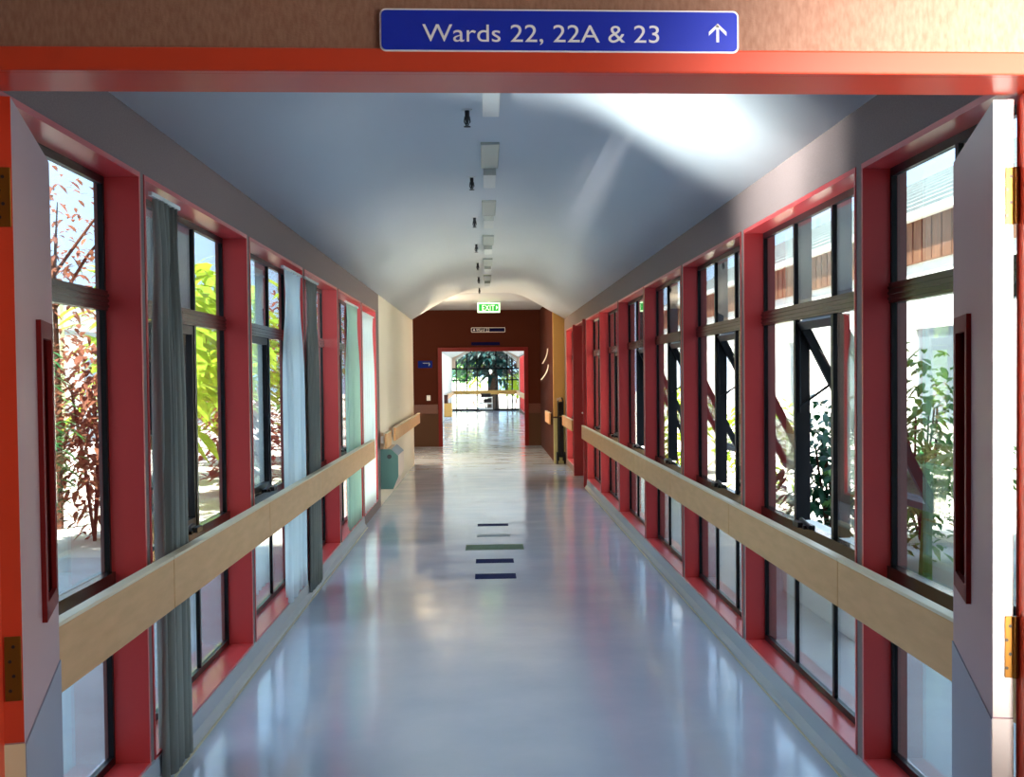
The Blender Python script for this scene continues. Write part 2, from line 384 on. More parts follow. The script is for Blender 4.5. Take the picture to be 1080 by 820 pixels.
# ------------------------------------------------------------------ windows
wn = [0]
def window(s, xf, gx, a, c, label, opened=False, full=True, liner='red', ns=3, latch=False):
    wn[0] += 1
    r = empty('window_%d' % wn[0], ((xf+gx)/2, (a+c)/2, ZS), label, 'window', 'structure')
    x0 = xf - s*.004; go = gx + s*.022; gf = gx + s*.085
    # red reveal boards
    b = MB(); b.box(x0, gx, a-.02, a, ZS-.02, ZH+.02).box(x0, gx, c, c+.02, ZS-.02, ZH+.02)
    b.box(x0, gx, a, c, ZH, ZH+.02)
    b.build('reveal', M[liner], r)
    MB().box(x0, gx, a, c, ZS-.02, ZS).build('window_sill', M[liner], r)
    # transoms
    z1, z2, z3, z4 = .775, .87, 1.855, 1.93
    fw = .02
    b = MB()
    b.box(gx, go, a, a+fw, ZS, ZH).box(gx, go, c-fw, c, ZS, ZH).box(gx, go, a+fw, c-fw, ZS, ZS+.03).box(gx, go, a+fw, c-fw, ZH-.03, ZH)
    b.build('window_frame', M['black'], r)
    MB().box(gx-s*.012, go, a+fw, c-fw, z3, z4).box(gx-s*.017, gx-s*.012, a+fw, c-fw, z3+.012, z3+.022).box(gx-s*.017, gx-s*.012, a+fw, c-fw, z3+.032, z3+.042).box(gx-s*.017, gx-s*.012, a+fw, c-fw, z3+.052, z3+.062).build('transom', M['bronze'], r)
    MB().box(gx-s*.02, go, a+fw, c-fw, z1, z2).build('sash_rail', M['bronze'], r)
    ms = [a + (c-a)*k/ns for k in range(1, ns)]
    for y in ms:
        b = MB(); b.box(gx, go-s*.003, y-.014, y+.014, ZS+.03, z1).box(gx, go-s*.003, y-.014, y+.014, z2, z3).box(gx, go-s*.003, y-.014, y+.014, z4, ZH-.03)
        mu = b.build('mullion', M['black'], r)
        if full:
            MB().box(go, gf, y-.020, y+.020, z4, ZH).build('mullion_fin', M['fin'], mu)
            MB().box(go, gf-s*.01, y-.018, y+.018, z2, z3).build('mullion_fin', M['black'], mu)
    gp = gx + s*.010
    ys = [a+fw] + ms + [c-fw]
    for k in range(len(ys)-1):
        p0 = ys[k] + (.014 if k else 0); p1 = ys[k+1] - (.014 if k < len(ys)-2 else 0)
        for (q0, q1, lev) in ((ZS+.03, z1, 0), (z2, z3, 1), (z4, ZH-.03, 2)):
            if lev == 1 and k == 1 and full and ns == 3: continue
            MB().box(gp, gp+s*.006, p0, p1, q0, q1).build('pane', M['glass'], r)
        if k == 1 and full and ns == 3:
            # awning sash
            hz = z3-.002; hy = (p0+p1)/2
            ang = math.radians(27 if opened else 0)
            piv = Vector((gx+s*.03, 0, hz))
            mtx = Matrix.Translation(piv) @ Matrix.Rotation(-s*ang, 4, 'Y') @ Matrix.Translation(-piv)
            sx0, sx1 = gx+s*.006, gx+s*.05
            b = MB()
            b.box(sx0, sx1, p0+.003, p0+.040, z2+.003, hz, mtx).box(sx0, sx1, p1-.040, p1-.003, z2+.003, hz, mtx)
            b.box(sx0, sx1, p0+.040, p1-.040, z2+.003, z2+.045, mtx).box(sx0, sx1, p0+.040, p1-.040, hz-.04, hz, mtx)
            sa = b.build('sash', M['black'], r)
            MB().box(gx+s*.022, gx+s*.028, p0+.038, p1-.038, z2+.04, hz-.038, mtx).build('pane', M['glass'], sa)
            # deep jamb liners round the opening
            MB().box(gx+s*.0, gx+s*.032, p0, p0+.012, z2, z3).box(gx, gx+s*.032, p1-.012, p1, z2, z3).build('sash_stop', M['black'], sa)
            for yy in (p0+.02, p1-.02):
                b = MB(); e = mtx @ Vector((gx+s*.04, yy, hz-.34))
                b.tube([(gx+s*.02, yy, hz-.42), tuple(e)], .007, 6)
                b.tube([(gx+s*.02, yy, hz-.05), (gx+s*.02, yy, hz-.45)], .006, 6)
                b.build('stay', M['black'], sa)
            # latch on the bottom rail
            yc = (p0+p1)/2
            b = MB(); b.box(gx-s*.055, gx-s*.0, yc-.05, yc+.05, z2, z2+.018).box(gx-s*.075, gx-s*.05, yc-.02, yc+.09, z2+.005, z2+.03)
            b.tube([(gx-s*.03, yc-.09, z2+.012), (gx-s*.03, yc+.1, z2+.03)], .012, 8)
            b.build('latch', M['blackpl'], sa, bev=.002)
    return r

for i, (a, c) in enumerate(L_BAYS):
    window(-1, XL, GL, a, c, 'tall red-framed three-pane window bay, %s from the doorway along the left wall' % ORD[i])
for i, (a, c) in enumerate(R_BAYS):
    if i == 7: continue
    window(1, XR, GR, a, c, 'tall red-framed three-pane window bay, %s from the doorway along the right wall%s' % (ORD[i if i < 7 else 7], ', with its middle sash propped open' if 0 < i < 5 else ''), opened=0 < i < 5)
# side exit between the seventh and the last right bay
a, c = R_BAYS[7]
d = empty('door_3', (XR+.09, (a+c)/2, 0), 'dark glazed side door in a red reveal, near the far end of the right wall', 'door', 'structure')
MB().box(XR-.045, GR+.03, a-.02, a, 0, ZH+.02).box(XR-.045, GR+.03, c, c+.05, 0, ZH+.02).box(XR-.004, GR+.03, a, c, ZH, ZH+.02).build('reveal', M['red'], d)
MB().box(GR+.03, GR+.08, a, c, .0, .12).box(GR+.03, GR+.08, a, a+.16, .12, ZH).box(GR+.03, GR+.08, c-.16, c, .12, ZH).box(GR+.03, GR+.08, a+.16, c-.16, 2.1, ZH).box(GR+.03, GR+.08, a+.16, c-.16, .85, 1.05).build('door_panel', M['black'], d)
MB().box(GR+.05, GR+.056, a+.16, c-.16, .12, 2.1).build('pane', M['leaded'], d)
MB().tube([(GR-.02, a+.25, 1.0), (GR-.02, c-.25, 1.0)], .014).build('door_handle', M['steel'], d)

# ------------------------------------------------------------------ handrails
def handrail(s, xface, segs, z0, z1, wallx, label, name='handrail'):
    ym = (segs[0][0]+segs[-1][1])/2
    r = empty(name, (xface, ym, z0), label, 'handrail')
    xb = xface + s*.028
    for y0, y1 in segs:
        bd = MB().box(xface, xb, y0, y1-.006, z0, z1).build('rail_board', M['beige'], r, bev=.004)
        MB().box(xface-s*.002, xb+s*.012, y0, y1-.006, z1, z1+.012).build('top_edge', M['beige_top'], bd, bev=.003)
        n = max(1, round((y1-y0)/1.2))
        for k in range(n):
            y = y0 + (k+.5)*(y1-y0)/n
            if abs(wallx-xb) > .02:
                pass
    return r
def brackets(r, s, xface, wallx, ys, z0, z1):
    for y in ys:
        MB().box(xface+s*.028, wallx, y-.03, y+.03, (z0+z1)/2-.045, (z0+z1)/2+.045).build('bracket', M['white'], r)
def pairs(l): return list(zip(l, l[1:]))
hl = handrail(-1, -1.20, pairs([2.75, 5.16, 7.43, 9.8, 12.1, 14.45]), .715, .905, XL, 'long beige handrail of five boards along the left windows')
brackets(hl, -1, -1.20, XL, [5.17, 7.44, 9.62, 11.87, 14.1], .715, .905)
hr = handrail(1, 1.35, pairs([2.75, 5.04, 7.35, 9.70, 12.1, 14.5, 16.8, 18.75]), .69, .868, XR, 'long beige handrail of seven boards along the right windows')
brackets(hr, 1, 1.35, XR, [4.97, 7.25, 9.50, 11.80, 14.13, 16.38, 18.65], .69, .868)
h = handrail(1, 1.35, [(20.95, 23.55)], .70, .87, XR, 'short pale handrail beyond the side door at the far right')
brackets(h, 1, 1.35, XR, [20.93+.02, 23.4], .70, .87)
h = handrail(-1, -1.20, [(17.75, 24.35)], .74, .91, XL, 'beige handrail on the plain cream wall, past the teal-sided box')
brackets(h, -1, -1.20, XL, [18.5, 20.5, 22.5, 23.9], .74, .91)
h = handrail(-1, -1.20, [(16.15, 16.95)], .72, .90, XL, 'short handrail stub above the teal-sided box on the left wall')
brackets(h, -1, -1.20, XL, [16.55], .72, .90)

# ------------------------------------------------------------------ curtains
def curtain(y0, y1, x, ztop, zbot, mt, label, folds, amp=.03, pinch=.0, seed=1, slant=0, head=True):
    rnd = random.Random(seed)
    r = empty('curtain', (x, (y0+y1)/2, zbot), label, 'curtain', group='curtains at the left windows')
    bm = bmesh.new(); n = folds*10; rows = 14; vs = []
    ph = [rnd.uniform(.7, 1.3) for _ in range(folds+1)]
    for j in range(rows+1):
        t = j/rows; z = ztop + (zbot-ztop)*t; row = []
        g = 1 - pinch*math.exp(-((t-.10)/.10)**2)
        for i in range(n+1):
            u = i/n; k = min(folds-1, int(u*folds)); am = amp*ph[k]*(.45+.55*min(1, t*3))
            yy = y0 + slant*(1-t) + (y1-y0-slant*(1-t))*(.5+(u-.5)*g)
            row.append(bm.verts.new((x + am*math.sin(u*folds*6.2832 + .5*math.sin(t*3+k)), yy + .012*math.sin(u*40+t*4), z - (.012*math.sin(u*folds*6.28+1) if j == rows else 0))))
        vs.append(row)
    for j in range(rows):
        for i in range(n):
            q = bm.faces.new((vs[j][i], vs[j][i+1], vs[j+1][i+1], vs[j+1][i])); q.smooth = True
    mb = MB(); mb.bm.free(); mb.bm = bm
    o = mb.build('fabric', M[mt], r)
    so = o.modifiers.new('thickness', 'SOLIDIFY'); so.thickness = .003
    if head:
        hb = MB(); hb.box(x-.008, x+.008, y0-.02, y1+.02, ztop+.006, ztop+.022)
        hb.build('curtain_track', M['white'], r)
    return r
curtain(5.26, 5.70, -1.285, 2.30, .03, 'curtain', 'grey curtain gathered at the near end of the second left window', 6, .034, .25, 1)
curtain(8.70, 9.56, -1.30, 2.30, .14, 'sheer', 'pale blue-white curtain at the far end of the third left window', 5, .025, .35, 2)
curtain(9.66, 10.35, -1.285, 2.30, .05, 'curtain', 'grey-green curtain gathered at the near end of the fourth left window', 6, .022, .3, 3)
curtain(12.75, 13.95, -1.32, 2.30, .14, 'sage', 'sage green curtain at the far end of the fifth left window', 6, .03, .3, 4)
curtain(14.3, 15.85, -1.32, 2.28, .14, 'sheer', 'white curtain across the sixth left window, farthest from the doorway', 7, .03, .2, 5)

# ------------------------------------------------------------------ wall box on the left
r = empty('wall_box', (-1.2, 16.85, .2), 'teal-sided chamfered box fixed low on the cream wall under the handrail', 'wall box')
poly = [(-1.298, .21), (-1.15, .21), (-1.085, .36), (-1.085, .62), (-1.17, .70), (-1.298, .70)]
MB().prism(poly, 1, 16.42, 17.55).build('casing', M['pinkbeige'], r, bev=.004)
MB().prism([(p[0]+.002 if p[0] > -1.29 else p[0], p[1]) for p in poly], 1, 16.40, 16.42).build('side_panel', M['teal'], r, 'teal end panel')
MB().prism([(-1.171, .702), (-1.084, .622), (-1.080, .626), (-1.168, .707)], 1, 16.45, 17.5).build('lid', M['fin'], r)
MB().tube([(-1.19, 16.385, .61), (-1.19, 16.402, .61)], .028, 14).build('knob', M['blackpl'], r)

# ------------------------------------------------------------------ ward sign
def arrow_up(mb, cx, cz, h, y0, y1):
    w = .0045; hw = h*.48
    mb.box(cx-w/2, cx+w/2, y0, y1, cz-h/2, cz+h/2-.003)
    for sgn in (-1, 1):
        p = [(cx, cz+h/2), (cx, cz+h/2-.0062), (cx+sgn*hw, cz+h/2-hw-.0055), (cx+sgn*hw, cz+h/2-hw+.0008)]
        mb.prism(p, 1, y0, y1)
def rrect(x0, x1, z0, z1, r):
    out = []
    for cx, cz, a0 in ((x1-r, z1-r, 0), (x0+r, z1-r, 90), (x0+r, z0+r, 180), (x1-r, z0+r, 270)):
        for k in range(6):
            a = math.radians(a0+k*18); out.append((cx+r*math.cos(a), cz+r*math.sin(a)))
    return out
# plate 400..777 px wide over the door
sg = empty('sign', (.13, 2.23, 2.137), 'blue sign with white rounded border reading Wards 22, 22A & 23 above the doorway', 'sign')
SX0, SX1, SZ0, SZ1 = -.168, .431, 2.137, 2.2075
MB().prism(rrect(SX0, SX1, SZ0, SZ1, .010), 1, 2.227, 2.2335).build('border', M['sign_white'], sg)
MB().prism(rrect(SX0+.0028, SX1-.0028, SZ0+.0028, SZ1-.0028, .008), 1, 2.2255, 2.2270).build('face', M['blue'], sg)
text('lettering', 'Wards 22, 22A & 23', .030, .394, (-.0978, 2.2252, 2.1535), (math.pi/2, 0, 0), M['sign_white'], sg)
ar = MB(); arrow_up(ar, .395, 2.1705, .031, 2.2245, 2.2256); ar.build('arrow', M['sign_white'], sg)

# ------------------------------------------------------------------ exit sign
ex = empty('exit_sign', (.075, 26.5, 2.79), 'lit green EXIT sign hanging from the ceiling before the brown end wall', 'exit sign')
EX0, EX1, EZ0, EZ1 = -.145, .305, 2.845, 3.045
MB().box(EX0, EX1, 26.50, 26.56, EZ0, EZ1).build('housing', M['exitpale'], ex, bev=.006)
MB().box(EX0+.03, EX1-.03, 26.492, 26.50, EZ0+.03, EZ1-.03).build('face', M['green'], ex)
text('lettering', 'EXIT', .115, .25, (-.06, 26.489, 2.888), (math.pi/2, 0, 0), M['exitpale'], ex)
b = MB(); b.prism([(.225, 2.99), (.262, 2.945), (.225, 2.90)], 1, 26.488, 26.492); b.build('arrow', M['exitpale'], ex)
MB().box(.06, .10, 26.52, 26.54, EZ1, 3.075).build('bracket', M['white'], ex)

# ------------------------------------------------------------------ ceiling fittings
def light_fitting():
    r = empty('ceiling_light', (.045, 6.50, 3.07), '', 'ceiling light', group='slim light fittings along the ridge of the ceiling')
    MB().box(-.015, .105, 5.65, 6.62, 3.052, 3.071).build('diffuser', M['diffuser'], r, bev=.006)
    MB().box(.0, .09, 6.70, 7.35, 3.018, 3.071).build('housing', M['white'], r, bev=.004)
    MB().box(.0, .09, 6.693, 6.699, 3.018, 3.071).build('end_cap', M['diffuser'], r)
    return r
L0 = light_fitting()
LL = ['nearest the doorway', 'second from the doorway', 'third from the doorway', 'fourth from the doorway', 'fifth from the doorway', 'sixth from the doorway, near the exit sign']
for i in range(6):
    o = L0 if i == 0 else copy_tree(L0)
    o.location.y = 6.50 + 2.78*i
    o['label'] = 'slim white and grey ceiling light, ' + LL[i]
def sprinkler():
    r = empty('sprinkler', (-.085, 7.40, 3.07), '', 'sprinkler', group='sprinkler heads along the corridor ceiling')
    MB().tube([(-.085, 7.4, 3.072), (-.085, 7.4, 3.062)], .028, 16).build('ceiling_plate', M['white'], r)
    b = MB(); b.tube([(-.085, 7.4, 3.062), (-.085, 7.4, 3.02), (-.085, 7.4, 2.985)], .011, 10, [.014, .013, .006])
    b.tube([(-.097, 7.4, 3.03), (-.101, 7.4, 3.0), (-.088, 7.4, 2.978)], .004, 6).tube([(-.073, 7.4, 3.03), (-.069, 7.4, 3.0), (-.082, 7.4, 2.978)], .004, 6)
    b.build('head', M['blackpl'], r)
    MB().tube([(-.085, 7.4, 2.976), (-.085, 7.4, 2.971)], .019, 14).build('deflector', M['blackpl'], r)
    return r
S0 = sprinkler()
for i in range(7):
    o = S0 if i == 0 else copy_tree(S0)
    o.location.y = 7.40 + 2.5*i
    o['label'] = 'small dark ceiling sprinkler head, %s from the doorway' % ORD[i]

# ------------------------------------------------------------------ floor markings
FM = [('blue', 10.53, -.10, .225, .26, 'tape', 'navy floor strip nearest the camera'), ('blue', 11.40, -.10, .225, .24, 'tape', 'navy floor strip, second nearest the camera, just before the long grey-green one'),
      ('g', 12.32, -.20, .335, .36, 'tapeg', 'long grey-green floor strip, widest of the five'), ('g', 13.23, -.10, .225, .20, 'fin', 'pale blue-grey floor strip just beyond the long grey-green one'),
      ('blue', 14.16, -.10, .225, .20, 'tape', 'navy floor strip farthest from the camera')]
for k, y, x0, x1, d, mt, lb in FM:
    tag(MB().box(x0, x1, y-d/2, y+d/2, 0, .003).build('floor_marking', M[mt]), lb, 'floor marking', None, 'strips stuck across the middle of the floor')

# ------------------------------------------------------------------ lobby and brown end wall
DX0, DX1, DZ = -.975, .875, 2.14
MB().box(-2.1, DX0-.08, YW, YW+.15, .83, 3.2).box(DX1+.08, 1.6, YW, YW+.15, .83, 3.2).box(DX0-.08, DX1+.08, YW, YW+.15, DZ+.08, 3.2).build('wall_end', M['brown_wall'], label='dark brown wall closing the corridor around the far opening', kind='structure')
MB().box(-2.1, DX0-.08, YW, YW+.15, 0, .83).box(DX1+.08, 1.6, YW, YW+.15, 0, .83).build('wall_end_lower', M['brown_low'], label='lower part of the brown end wall', kind='structure')
MB().box(-2.1, DX0-.1, YW-.03, YW, .74, .95).box(DX1+.1, 1.24, YW-.03, YW, .74, .95).build('trim_6', M['band'], label='brown timber rail across the end wall', kind='structure', bev=.004)
MB().box(DX0-.09, DX0, YW-.03, YW+.17, 0, DZ+.09).box(DX1, DX1+.09, YW-.03, YW+.17, 0, DZ+.09).box(DX0, DX1, YW-.03, YW+.17, DZ, DZ+.09).build('trim_7', M['red_dark'], label='deep red frame of the far opening', kind='structure', bev=.004)
MB().box(-2.1, 1.6, YE, YW, 3.07, 3.3).build('ceiling_lobby', M['ceiling'], label='flat pale ceiling of the lobby before the brown end wall', kind='structure')
MB().box(-2.2, -2.1, YE, YW, 0, 3.3).build('wall_lobby_left', M['brown_wall'], label='far side wall of the lobby', kind='structure')
MB().box(-2.1, XL-.17, 24.0, 24.1, 0, 3.07).build('wall_lobby_front', M['cream_wall'], label='near wall of the side lobby', kind='structure')
MB().box(XL-.17, XL, 23.79, 24.1, 2.6, 3.07).build('wall_corner', M['cream_wall'], label='small corner of wall above the end of the cream wall', kind='structure')
MB().box(1.215, 1.62, YE, YE+.12, .83, 3.07).build('wall_return', M['ochre_wall'], label='narrow ochre wall return at the far end of the right windows', kind='structure')
MB().box(1.215, 1.62, YE, YE+.12, 0, .83).build('wall_return_lower', M['pale_yellow'], label='pale yellow lower part of the ochre wall return', kind='structure')
MB().box(1.20, 1.6, YE-.012, YE, .82, .845).build('trim_8', M['band'], label='thin brown strip across the ochre wall return', kind='structure')
MB().box(1.24, 1.4, YE+.12, YW, 0, 3.07).build('wall_lobby_right', M['brown_wall'], label='dark side wall of the lobby holding pinned papers', kind='structure')
# pinned papers
nb = empty('notice', (1.2, 26.3, 1.85), 'curled white notice pinned high on the dark lobby side wall', 'notice')
def curl(y0, y1, z0, z1, out, par, nm):
    bm = bmesh.new(); rows = 8; vs = []
    for j in range(rows+1):
        t = j/rows; x = 1.238 - out*t*t; z = z1 + (z0-z1)*t
        vs.append([bm.verts.new((x, y0, z)), bm.verts.new((x-.01*t, y1, z))])
    for j in range(rows): bm.faces.new((vs[j][0], vs[j][1], vs[j+1][1], vs[j+1][0]))
    mb = MB(); mb.bm.free(); mb.bm = bm; o = mb.build(nm, M['paper'], par)
    s = o.modifiers.new('thickness', 'SOLIDIFY'); s.thickness = .002
    return o
curl(26.2, 26.6, 1.82, 2.12, .10, nb, 'sheet')
nb2 = empty('notice', (1.2, 26.3, 1.45), 'white notice bent outward below the high one on the lobby side wall', 'notice')
curl(26.0, 26.4, 1.50, 1.80, .14, nb2, 'sheet')
h = handrail(1, 1.14, [(23.95+.0, 25.6)], .70, .90, 1.24, 'short white handrail block on the dark lobby side wall')
# signs on the end wall
def small_sign(x0, x1, z0, z1, label, border, face, txt=None, tx=None, tw=None):
    s_ = empty('sign', ((x0+x1)/2, YW-.01, z0), label, 'sign')
    if border: MB().prism(rrect(x0, x1, z0, z1, .02), 1, YW-.016, YW).build('border', M['sign_white'], s_)
    e = .012 if border else 0
    MB().prism(rrect(x0+e, x1-e, z0+e, z1-e, .015), 1, YW-.022, YW-(.016 if border else 0)).build('face', M[face], s_)
    if txt: text('lettering', txt, (z1-z0)*.66, tw, (tx, YW-.024, z0+(z1-z0)*.18), (math.pi/2, 0, 0), M['sign_white'], s_)
    return s_
s1 = small_sign(-.31, .455, 2.565, 2.675, 'navy sign with white border reading Ward 22 on the brown end wall', True, 'darkblue', 'Ward 22', -.20, .30)
b = MB(); b.prism([(-.275, 2.60), (-.245, 2.65), (-.215, 2.60)], 1, YW-.026, YW-.022); b.build('arrow', M['sign_white'], s1)
small_sign(-.31, .33, 2.275, 2.345, 'long dark unlit plate just above the far opening', False, 'darkblue')
s3 = small_sign(-1.51, -1.19, 1.775, 1.935, 'small blue sign with a pale arrow on the brown wall left of the far opening', False, 'signblue')
b = MB(); b.box(-1.40, -1.28, YW-.026, YW-.022, 1.875, 1.89).prism([(-1.27, 1.91), (-1.235, 1.86), (-1.27, 1.81)], 1, YW-.026, YW-.022); b.build('arrow', M['fin'], s3)
sw = empty('light_switch', (-1.283, YW-.01, 1.05), 'small white switch plate on the brown wall left of the far opening', 'switch')
MB().box(-1.325, -1.240, YW-.01, YW, 1.04, 1.16).build('plate', M['white'], sw, bev=.003)
MB().box(-1.295, -1.270, YW-.018, YW-.01, 1.08, 1.12).build('rocker', M['sign_white'], sw)
# hand trolley
tr = empty('hand_trolley', (1.31, 23.62, 0), 'black upright two-wheeled trolley standing behind the short handrail at the far right', 'trolley')
MB().tube([(1.29, 23.66, .06), (1.29, 23.69, 1.12), (1.31, 23.66, 1.18), (1.36, 23.66, 1.18), (1.375, 23.69, 1.12), (1.375, 23.66, .06)], .014).build('frame', M['blackpl'], tr)
MB().box(1.285, 1.385, 23.60, 23.68, .86, 1.12).box(1.30, 1.38, 23.60, 23.67, .12, .84).build('bag', M['blackpl'], tr, bev=.015)
MB().tube([(1.265, 23.64, 1.155), (1.34, 23.64, 1.175)], .022, 10).build('grip', M['pinkbeige'], tr)
for x in (1.265, 1.395):
    MB().tube([(x-.012, 23.62, .11), (x+.012, 23.62, .11)], .11, 20).build('wheel', M['blackpl'], tr)

# ------------------------------------------------------------------ second corridor
C2L, C2R = -1.5, 1.42
MB().box(C2L-.15, C2L, YW+.15, YG, 0, 2.75).build('wall_far_left', M['render'], label='pale left wall of the second corridor', kind='structure')
FB = [(30.6+2.27*k, 30.6+2.27*k+2.12) for k in range(12)]
side_wall('wall_far_right', 1, C2R+.08, FB, YW+.15, YG-.8, 'right wall of the second corridor between its windows')
for i, (a, c) in enumerate(FB):
    window(1, C2R+.08, C2R+.22, a, c, 'red-framed window of the second corridor, %s beyond the brown end wall on the right' % ORD[i], full=False, ns=2)
MB().box(C2R+.08, C2R+.25, YG-.8, YG, 0, 2.7).build('wall_far_right_end', M['cream_wall'], label='last plain piece of the second corridor right wall', kind='structure')
ceiling('ceiling_far', ceil_profile(C2L-.16, C2R+.26, 2.30, -.62, .78, 2.80), YW+.15, YG, 'white coved ceiling of the second corridor')
h = handrail(1, 1.38, pairs([31, 36, 41, 46, 51, 56, 59.8]), .72, .90, C2R+.08, 'pale handrail along the right windows of the second corridor')
h = handrail(-1, -1.40, pairs([50, 54, 59.8]), .72, .90, C2L, 'pale handrail along the left wall of the second corridor')
bx = empty('wall_cabinet', (-1.35, 48.2, .1), 'orange-brown box low on the left wall of the second corridor', 'wall cabinet')
MB().box(C2L, -1.22, 48.0, 48.6, .10, .60).build('casing', M['ochre_wall'], bx, bev=.03)
MB().box(C2L, -1.36, 48.05, 48.4, .60, .9).build('bracket', M['band'], bx, bev=.005)

# glazed gable end
ge = empty('window_%d' % (wn[0]+1), (0, YG+.05, 0), 'black-framed glazed gable wall closing the second corridor', 'window', 'structure')
b = MB(); y0, y1 = YG, YG+.08
hz = lambda x: 2.72 if -.67 < x < .82 else (2.32+(x+1.31)*.62 if x < 0 else 2.30+(1.38-x)*.72)
for x in (-1.31, -.83, -.37, .47, .98, 1.2):
    b.box(x-.03, x+.03, y0, y1, .03, min(hz(x), 2.8))
b.box(-1.58, -1.52, y0, y1, 0, 1.90).box(1.54, 1.60, y0, y1, 0, 1.90).box(-.02, .04, y0, y1, .03, .85)
b.box(-1.58, 1.6, y0, y1, 0, .09).box(-1.58, 1.6, y0, y1, 1.86, 1.93).box(-1.58, -.83, y0, y1, 1.36, 1.41).box(.6, 1.6, y0, y1, 1.36, 1.41)
b.build('window_frame', M['black'], ge)
b = MB(); b.prism([(-1.34, 2.24), (-1.34, 2.36), (-.62, 2.81), (-.62, 2.70)], 1, y0, y1).prism([(1.41, 2.20), (1.41, 2.34), (.76, 2.81), (.76, 2.70)], 1, y0, y1).box(-.66, .8, y0, y1, 2.72, 2.8)
b.build('gable_bar', M['white'], ge)
MB().prism([(-1.55, .05), (1.57, .05), (1.57, 1.9), (1.39, 1.9), (1.39, 2.30), (.78, 2.75), (-.64, 2.75), (-1.32, 2.3), (-1.32, 1.9), (-1.55, 1.9)], 1, YG+.04, YG+.046).build('pane', M['glass'], ge)
MB().box(-1.8, -1.34, YG, YG+.1, 1.93, 3.2).box(1.41, 1.8, YG, YG+.1, 1.93, 3.2).prism([(-1.34, 2.36), (-1.34, 3.2), (1.41, 3.2), (1.41, 2.34), (.76, 2.81), (-.62, 2.81)], 1, YG, YG+.1).build('wall_gable', M['pinkbeige'], label='pink-beige wall around the glazed gable', kind='structure')
h = empty('handrail', (0, YG-.1, .72), 'brown handrail across the glazed gable at the far end', 'handrail')
MB().box(-1.5, 1.5, YG-.12, YG-.08, .74, .92).build('rail_board', M['ochre_wall'], h)
for x in (-1.2, -.4, .5, 1.2): MB().box(x-.02, x+.02, YG-.08, YG, .80, .86).build('bracket', M['blackpl'], h)
# trolley by the glazed end
st = empty('service_trolley', (.02, 58.6, 0), 'small dark and white trolley parked before the glazed gable', 'trolley')
MB().box(-.30, .30, 58.3, 58.8, .60, .64).build('top_shelf', M['white'], st)
MB().box(-.30, .30, 58.3, 58.8, .34, .40).build('middle_shelf', M['white'], st)
MB().box(-.30, .30, 58.3, 58.8, .10, .15).build('bottom_shelf', M['white'], st)
MB().box(-.22, .22, 58.35, 58.75, .64, .80).box(-.1, .24, 58.35, 58.7, .40, .56).build('crate', M['blackpl'], st, bev=.01)
for x in (-.28, .28):
    for y in (58.33, 58.77):
        lg = MB().tube([(x, y, .09), (x, y, .66)], .016, 8).build('leg', M['steel'], st)
        MB().tube([(x-.015, y, .045), (x+.015, y, .045)], .045, 12).build('caster', M['blackpl'], lg)

# ------------------------------------------------------------------ outside
def ground(name, x0, x1, y0, y1, label, mt):
    MB().box(x0, x1, y0, y1, -.25, -.12).build(name, M[mt], label=label, kind='structure')
ground('ground', -40, 45, 13, 130, 'pale concrete and gravel ground outside the windows', 'concrete')
M['paving'] = mat('grey_paving', srgb(186, 188, 190), .85, .2, noise=(2, srgb(168, 170, 174), (1, 1, 1)))
ground('ground_terrace', -40, -1.62, -6, 13, 'pale paving outside the nearest left windows', 'paving')
ground('ground_paving', -1.62, 45, -6, 13, 'grey paving outside the nearest right windows', 'paving')
hb = empty('hospital_block', (0, -6, 3.5), 'tall pale hospital block above the near hall, behind the camera', 'building', 'structure')
MB().box(-34, 34, -14, YD-.32, 3.5, 22).box(-34, -2.7, -14, YD-.32, -.12, 3.5).box(2.4, 34, -14, YD-.32, -.12, 3.5).build('wall', M['concrete'], hb)  # unseen mass added so its shadow covers the ground by the nearest windows
# courtyard building on the right
bd = empty('courtyard_building', (8, 20, -.12), 'single-storey white courtyard building with boarded band and grey roof outside the right windows', 'building')
MB().box(6.2, 6.5, 6, 46, -.12, 3.15).build('wall', M['render'], bd)
MB().box(6.16, 6.5, 6, 46, 3.15, 3.75).build('boarding', M['timber'], bd)
b = MB()
for k in range(100): b.box(6.15, 6.16, 6+.4*k, 6.03+.4*k, 3.16, 3.74)
tag(b.build('board_joints', M['bark'], bd), kind='stuff')
MB().box(6.05, 6.18, 6, 46, 3.75, 3.86).build('gutter', M['white'], bd)
b = MB(); b.prism([(6.05, 3.86), (9.5, 5.75), (9.5, 5.5), (6.5, 3.8)], 1, 6, 46)
for k in range(9): b.prism([(6.05+k*.38, 3.86+k*.208), (6.05+k*.38, 3.91+k*.208), (6.09+k*.38, 3.93+k*.208), (6.11+k*.38, 3.88+k*.208)], 1, 6, 46)
b.build('roof', M['roof'], bd)
for k in range(9):
    y = 9+4*k
    w = MB().box(6.15, 6.22, y, y+1.6, .9, 2.2).build('window', M['leaded'], bd)
    MB().box(6.12, 6.24, y-.06, y, .84, 2.26).box(6.12, 6.24, y+1.6, y+1.66, .84, 2.26).box(6.12, 6.24, y, y+1.6, .84, .9).box(6.12, 6.24, y, y+1.6, 2.2, 2.26).build('window_frame', M['white'], w)
gw = tag(MB().box(2.32, 2.44, 8.2, 10.3, -.12, .42).box(2.28, 2.48, 8.2, 10.3, .42, .48).build('garden_wall', M['render'], bev=.01), 'low white garden wall outside the first right window', 'garden wall')
